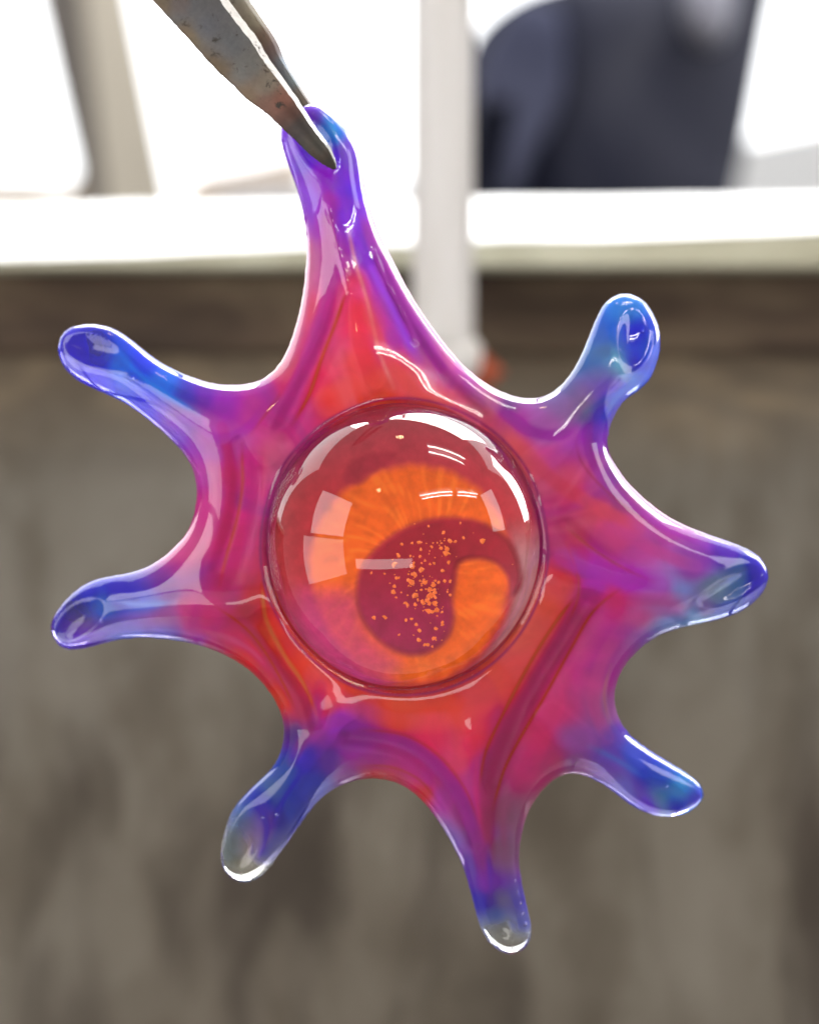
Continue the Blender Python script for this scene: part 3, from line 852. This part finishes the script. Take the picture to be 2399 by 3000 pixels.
drips = ramp(nt, [(.38, (.30, .25, .22)), (.52, (.84, .81, .77)), (.9, (.95, .93, .90))], noise_tex(nt, 46, 5, .65, (1, 1, .24), .6))
tc = N.new('ShaderNodeTexCoord'); sx = N.new('ShaderNodeSeparateXYZ'); L.new(tc.outputs['Object'], sx.inputs[0])
mr = N.new('ShaderNodeMapRange'); mr.inputs[1].default_value = -.015; mr.inputs[2].default_value = -.05; mr.inputs[3].default_value = .05; mr.inputs[4].default_value = .9
L.new(sx.outputs['Z'], mr.inputs[0])
c1_ = mix(nt, .8, base, spots, 'MULTIPLY')
c2_ = mix(nt, mr.outputs[0], c1_, drips, 'MULTIPLY')
mr2 = N.new('ShaderNodeMapRange'); mr2.inputs[1].default_value = .004; mr2.inputs[2].default_value = .0245; mr2.inputs[3].default_value = 0; mr2.inputs[4].default_value = 1
L.new(sx.outputs['Z'], mr2.inputs[0])
c3_ = mix(nt, mr2.outputs[0], c2_, ramp(nt, [(.32, srgb((60, 48, 36))), (.52, srgb((92, 80, 64))), (.72, srgb((132, 114, 88)))], noise_tex(nt, 48, 4, .6, (.7, 1, 1.6), .5)))
c4_ = mix(nt, ramp(nt, [(.44, (0, 0, 0)), (.62, (.55, .55, .55))], noise_tex(nt, 9, 2, .5)), c3_, (.85, .80, .76), 'MULTIPLY')
L.new(c4_, p.inputs['Base Color']); p.inputs['Roughness'].default_value = .9
m_beam = mat_noise("weathered_brown_wood", [(.32, srgb((52, 39, 30))), (.5, srgb((78, 63, 49))), (.68, srgb((104, 90, 72)))], 60, (.5, 1, 1.6), .85, 5, .5, .6,
                   (26, (.6, 1, 1), [(.35, (.75, .72, .7)), (.6, (1.1, 1.1, 1.1))]))
m_white = mat_noise("white_paint", [(.3, (.80, .80, .79)), (.7, (.90, .90, .89))], 40, (.4, 1, 3), .5, 4, .1)
m_edge = mat_noise("white_paint_shaded_edge", [(.3, srgb((150, 146, 124))), (.7, srgb((196, 196, 176)))], 45, (.6, 1, 1), .7, 4, .3)  # shade of the ledge front put into its colour
m_mull = mat_noise("off_white_paint", [(.3, (.50, .475, .44)), (.5, (.585, .57, .555)), (.7, (.64, .63, .63))], 60, (4, 1, .4), .5, 4, .1)
bm = bmesh.new(); box(bm, -.45, .45, YW, YW+.05, -.45, ZP(747))
tag(bm_obj("wall", bm, m_conc), "stained grey concrete wall below the brown timber, filling the lower background", "wall")
bm = bmesh.new(); box(bm, -.45, .45, YW-.002, YW+.05, ZP(745), ZP(574), .001)
tag(bm_obj("timber_beam", bm, m_beam), "dark brown weathered timber beam directly under the white window ledge", "beam")
# ledge: sloping white top, front edge with its shade put in as grey green, a slight wobble from its many coats
win = empty("window_ledge", (0, YW, ZP(574)), "white painted window ledge with shade coloured into its grey green lower edge above the timber", "window ledge")
def strip(name, zfun_lo, zfun_hi, y_lo, y_hi, y_back, mat):
    bm = bmesh.new(); n = 60; rows = []
    for i in range(n+1):
        x = -.45+.9*i/n
        zl, zh = zfun_lo(x), zfun_hi(x)
        rows.append([bm.verts.new(c) for c in ((x, y_lo, zl), (x, y_hi, zh), (x, y_back, zh), (x, y_back, zl))])
    for a, b_ in zip(rows, rows[1:]):
        for k in range(4):
            bm.faces.new((a[k], a[(k+1) % 4], b_[(k+1) % 4], b_[k]))
    bm.faces.new(rows[0]); bm.faces.new(rows[-1][::-1])
    return bm_obj(name, bm, mat, win, False)
wob = lambda x, s: .0006*noise.noise(Vector((x*38, s, 0)))+.0004*noise.noise(Vector((x*110, s, 3)))
mid = lambda x: ZP(530)+x*.035+wob(x, 1)
strip("ledge_edge", lambda x: ZP(574)+.0002, mid, YW-.012, YW-.0115, YW+.04, m_edge)
strip("ledge_top", lambda x: mid(x)+.0003, lambda x: ZP(411)+x*.012+wob(x, 5)*.6, YW-.0112, YW+.006, YW+.05, m_white)
# upright bar
bar = empty("window_bar", (XP(934), YW-.02, ZP(740)), "off white upright bar crossing the ledge, ending in a rust red foot", "window bar")
bm = bmesh.new()
kb = S*(D0-.022)/CD
xb = lambda q_: (q_-862)*kb
zb = lambda q_: (1078-q_)*kb
box(bm, xb(868), xb(998), YW-.022, YW-.0125, zb(735), .35, .0015)
bm_obj("upright", bm, m_mull, bar)
bm = bmesh.new()
r = bmesh.ops.create_uvsphere(bm, u_segments=20, v_segments=12, radius=1)
for v in r['verts']: v.co = (xb(965)+v.co.x*.0042, YW-.018+v.co.y*.0045, zb(752)+v.co.z*.0042)
bm_obj("end_knob", bm, m_mull, bar, True)
m_rust = mat_noise("rust_red", [(.3, srgb((120, 50, 30))), (.7, srgb((170, 80, 50)))], 200)
bm = bmesh.new()
r = bmesh.ops.create_cone(bm, cap_ends=True, segments=20, radius1=.0016, radius2=.0032, depth=.006)
for v in r['verts']:
    q_ = v.co.copy(); t = math.radians(40)
    v.co = (xb(1012)+q_.x*math.cos(t)-q_.z*math.sin(t)*-1*0.8, YW-.0175+q_.y, zb(784)+q_.z*math.cos(t)-q_.x*math.sin(t))
bm_obj("foot", bm, m_rust, bar, True)

# sky beyond the window
m_sky = bpy.data.materials.new("overcast_sky"); m_sky.use_nodes = True
nt = m_sky.node_tree; nt.nodes.clear()
em = nt.nodes.new('ShaderNodeEmission'); ou = nt.nodes.new('ShaderNodeOutputMaterial')
em.inputs[0].default_value = (.97, .985, 1.0, 1); em.inputs[1].default_value = 2.3
nt.links.new(em.outputs[0], ou.inputs[0])
bm = bmesh.new(); n = 24; rows = []
for i in range(n+1):                                     # a curved screen of sky, rising and leaning overhead
    t = i/n
    yy = 4.0-3.4*max(0, t-.35)**1.5; zz_ = -1.2+4.6*t
    rows.append([bm.verts.new((x, yy-.06*x*x, zz_)) for x in np.linspace(-4, 4, 17)])
for a, b_ in zip(rows, rows[1:]):
    for k in range(16): bm.faces.new((a[k], a[k+1], b_[k+1], b_[k]))
tag(bm_obj("sky", bm, m_sky, None, True), kind='structure')

# leaning grey post at left beyond the window
def slab(name, pts, D, th, mat, parent=None, bev=0, seg=3):
    bm = bmesh.new()
    f = [bm.verts.new(W(x, y, D)) for x, y in pts]
    fa = bm.faces.new(f)
    ex = bmesh.ops.extrude_face_region(bm, geom=[fa])
    for v in ex['geom']:
        if isinstance(v, bmesh.types.BMVert): v.co.y += th
    if bev:
        bmesh.ops.bevel(bm, geom=list(bm.edges), offset=bev, segments=seg, affect='EDGES')
    return bm_obj(name, bm, mat, parent, bev > 0)
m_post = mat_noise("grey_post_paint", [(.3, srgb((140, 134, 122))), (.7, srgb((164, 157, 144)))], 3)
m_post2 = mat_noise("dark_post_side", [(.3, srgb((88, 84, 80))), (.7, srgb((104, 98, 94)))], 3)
post = empty("leaning_post", W(250, 500, 1.6), "leaning grey post behind the window at left, darker along its left side", "post")
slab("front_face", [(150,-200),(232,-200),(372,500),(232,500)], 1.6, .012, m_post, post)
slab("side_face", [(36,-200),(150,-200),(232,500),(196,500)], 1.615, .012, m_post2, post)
# low tan shapes far outside
m_tan = mat_noise("pale_tan_bank", [(.3, srgb((190, 170, 148))), (.7, srgb((215, 205, 190)))], 2)
m_tan2 = mat_noise("pale_grey_bank", [(.3, srgb((200, 200, 205))), (.7, srgb((215, 218, 226)))], 2)
slabs = [("tan", [(-200,382),(60,378),(150,392),(165,330),(190,470),(-200,470)], 2.2, m_tan, "low tan heap outside the window, left of the leaning post"),
         ("grey", [(430,470),(450,405),(560,392),(700,386),(860,372),(870,470)], 2.3, m_tan2, "pale grey low heap outside the window, between leaning post and upright bar")]
for _, pts, D, mt, lab in slabs:
    tag(slab("outside_heap", pts, D, .4, mt, None, .004), lab, "heap")

m_pale = mat_noise("pale_blue_wall_paint", [(.3, (.92, .95, .99)), (.7, (.95, .97, .99))], 1.2)
tag(slab("outside_wall", [(1570,300),(1724,270),(2100,250),(2100,470),(1520,470)], 3.0, .1, m_pale), "pale blue white wall far outside, right of the dark chair back", "wall")
m_peach = mat_noise("peach_render", [(.3, (.74, .60, .48)), (.7, (.88, .78, .66))], 1.5)
tag(slab("outside_wall", [(380,400),(420,362),(520,345),(640,318),(640,392),(380,440)], 2.8, .1, m_peach), "low peach coloured wall far outside, between the leaning post and the glass", "wall")
# dark chair back beyond the window
m_dark = mat_noise("black_navy_cloth", [(.34, (.004, .005, .012)), (.5, (.013, .014, .024)), (.68, (.032, .033, .045))], 7, (1, 1, .8), .9, 3, .2, .8)
m_grey = mat_noise("slate_blue_cloth", [(.36, (.02, .022, .04)), (.66, (.085, .09, .14))], 5, (1, 1, .5), .8, 3, .2)
for m_ in (m_dark, m_grey): m_.node_tree.nodes['Principled BSDF'].inputs['Specular IOR Level'].default_value = .08
m_head = mat_noise("grey_violet_cloth", [(.3, (.12, .12, .15)), (.7, (.19, .19, .23))], 5, (1, 1, 1), .6)
DC = 1.5
chair = empty("dark_chair", W(1250, 620, DC), "large dark cloth covered chair back with rounded top, seen beyond the window", "chair")
def cushion(name, pts, D, th, mat, puff):
    P = catmull(np.array(pts, float), 5)
    bm = bmesh.new()
    c = P.mean(0)
    rings = []
    for s, d in ((1, 0), (.97, .35), (.9, .65), (.75, .88), (.5, .98), (.25, 1.0)):
        rings.append([bm.verts.new(W(*(c+(p_-c)*s), D)+Vector((0, -puff*d, 0))) for p_ in P])
    ctr_ = bm.verts.new(W(*c, D)+Vector((0, -puff, 0)))
    back = [bm.verts.new(W(*(c+(p_-c)*.97), D)+Vector((0, th, 0))) for p_ in P]
    n = len(P)
    for a, b_ in zip(rings, rings[1:]):
        for k in range(n): bm.faces.new((a[k], a[(k+1) % n], b_[(k+1) % n], b_[k]))
    for k in range(n):
        bm.faces.new((rings[-1][k], rings[-1][(k+1) % n], ctr_))
        bm.faces.new((rings[0][(k+1) % n], rings[0][k], back[k], back[(k+1) % n]))
    bm.faces.new(back)
    return bm_obj(name, bm, mat, chair, True)
cushion("backrest", [(985,640),(960,420),(968,200),(990,90),(1050,20),(1150,-25),(1300,-50),(1450,-60),(1560,-70),(1630,-50),(1618,40),(1600,140),(1575,280),(1545,420),(1510,640),(1250,660)], DC, .06, m_dark, .05)
cushion("side_fold", [(1005,140),(1050,50),(1110,0),(1180,30),(1188,170),(1160,260),(1120,330),(1080,420),(1050,410),(1075,300),(1070,190),(1020,230),(1000,210)], DC-.058, .01, m_grey, .012)
cushion("head_pad", [(1440,-40),(1500,-60),(1545,-20),(1538,50),(1510,95),(1465,90),(1438,40)], DC-.05, .02, m_head, .02)

# ------------------------------------------------------------------ lamps of the room that the marble mirrors
m_tube = bpy.data.materials.new("fluorescent_tube"); nt, N, L, p = nodes(m_tube)
p.inputs['Emission Color'].default_value = (1, .96, .88, 1); p.inputs['Emission Strength'].default_value = 26
m_house = bpy.data.materials.new("lamp_housing"); nt, N, L, p = nodes(m_house); p.inputs['Base Color'].default_value = (.5, .5, .5, 1)
def tube(bm, a, b, r):
    a = Vector(a); b = Vector(b); d = b-a
    q_ = d.to_track_quat('Z', 'Y')
    c_ = bmesh.ops.create_cone(bm, cap_ends=True, segments=14, radius1=r, radius2=r, depth=d.length)
    for v in c_['verts']: v.co = (a+b)/2+q_@v.co
def tube_lamp(a, b, label):
    a = Vector(a); b = Vector(b); mid_ = (a+b)/2
    t = empty("tube_lamp", mid_, label, "ceiling lamp", "tube lamps on the workshop ceiling")
    side = (b-a).cross(Vector((0, 0, 1))).normalized()*.062
    for s in (-1, 1):
        bm = bmesh.new(); tube(bm, a+side*s, b+side*s, .011); bm_obj("tube", bm, m_tube, t, True)
    bm = bmesh.new()
    u_ = (b-a).normalized()
    for s, e in ((a, b),):
        v = [bm.verts.new(s+side*x*2+Vector((0, 0, z))) for x, z in ((-1, .03), (1, .03), (1, .07), (-1, .07))]
        w_ = [bm.verts.new(e+side*x*2+Vector((0, 0, z))) for x, z in ((-1, .03), (1, .03), (1, .07), (-1, .07))]
        bm.faces.new(v); bm.faces.new(w_[::-1])
        for k in range(4): bm.faces.new((v[k], v[(k+1) % 4], w_[(k+1) % 4], w_[k]))
    bm_obj("housing", bm, m_house, t)
tube_lamp((.38, -1.28, 1.0), (.98, -.88, 1.0), "twin tube ceiling lamp mirrored as the left white bar pair in the marble")
tube_lamp((1.08, -.82, 1.0), (1.55, -.50, 1.0), "twin tube ceiling lamp mirrored as the right white bar pair in the marble")
tube_lamp((.29, -.10, 1.05), (.78, 0.0, 1.05), "twin tube ceiling lamp mirrored as the white bar near the marble's top")
m_bulb = bpy.data.materials.new("warm_bulb"); nt, N, L, p = nodes(m_bulb)
p.inputs['Emission Color'].default_value = (1, .72, .35, 1); p.inputs['Emission Strength'].default_value = 22
def round_lamp(loc, label):
    loc = Vector(loc)
    t = empty("round_lamp", loc, label, "ceiling lamp", "round warm lamps on the workshop ceiling")
    q_ = (Vector((0, 0, 0))-loc).to_track_quat('Z', 'Y')
    for nm, r1, r2, mt in (("bulb", 0, .020, m_bulb), ("glow_ring", .032, .042, m_bulb), ("shade", .042, .052, m_house)):
        bm = bmesh.new(); n = 32
        A = [bm.verts.new(loc+q_@Vector((r1*math.cos(k*math.tau/n), r1*math.sin(k*math.tau/n), .004))) for k in range(n)] if r1 else None
        B = [bm.verts.new(loc+q_@Vector((r2*math.cos(k*math.tau/n), r2*math.sin(k*math.tau/n), 0))) for k in range(n)]
        if A:
            for k in range(n): bm.faces.new((A[k], A[(k+1) % n], B[(k+1) % n], B[k]))
        else: bm.faces.new(B)
        bm_obj(nm, bm, mt, t)
round_lamp((-.50, -1.06, 1.05), "round warm lamp mirrored left of centre in the marble")
round_lamp((-.03, .08, 1.10), "round warm lamp mirrored near the top of the marble")
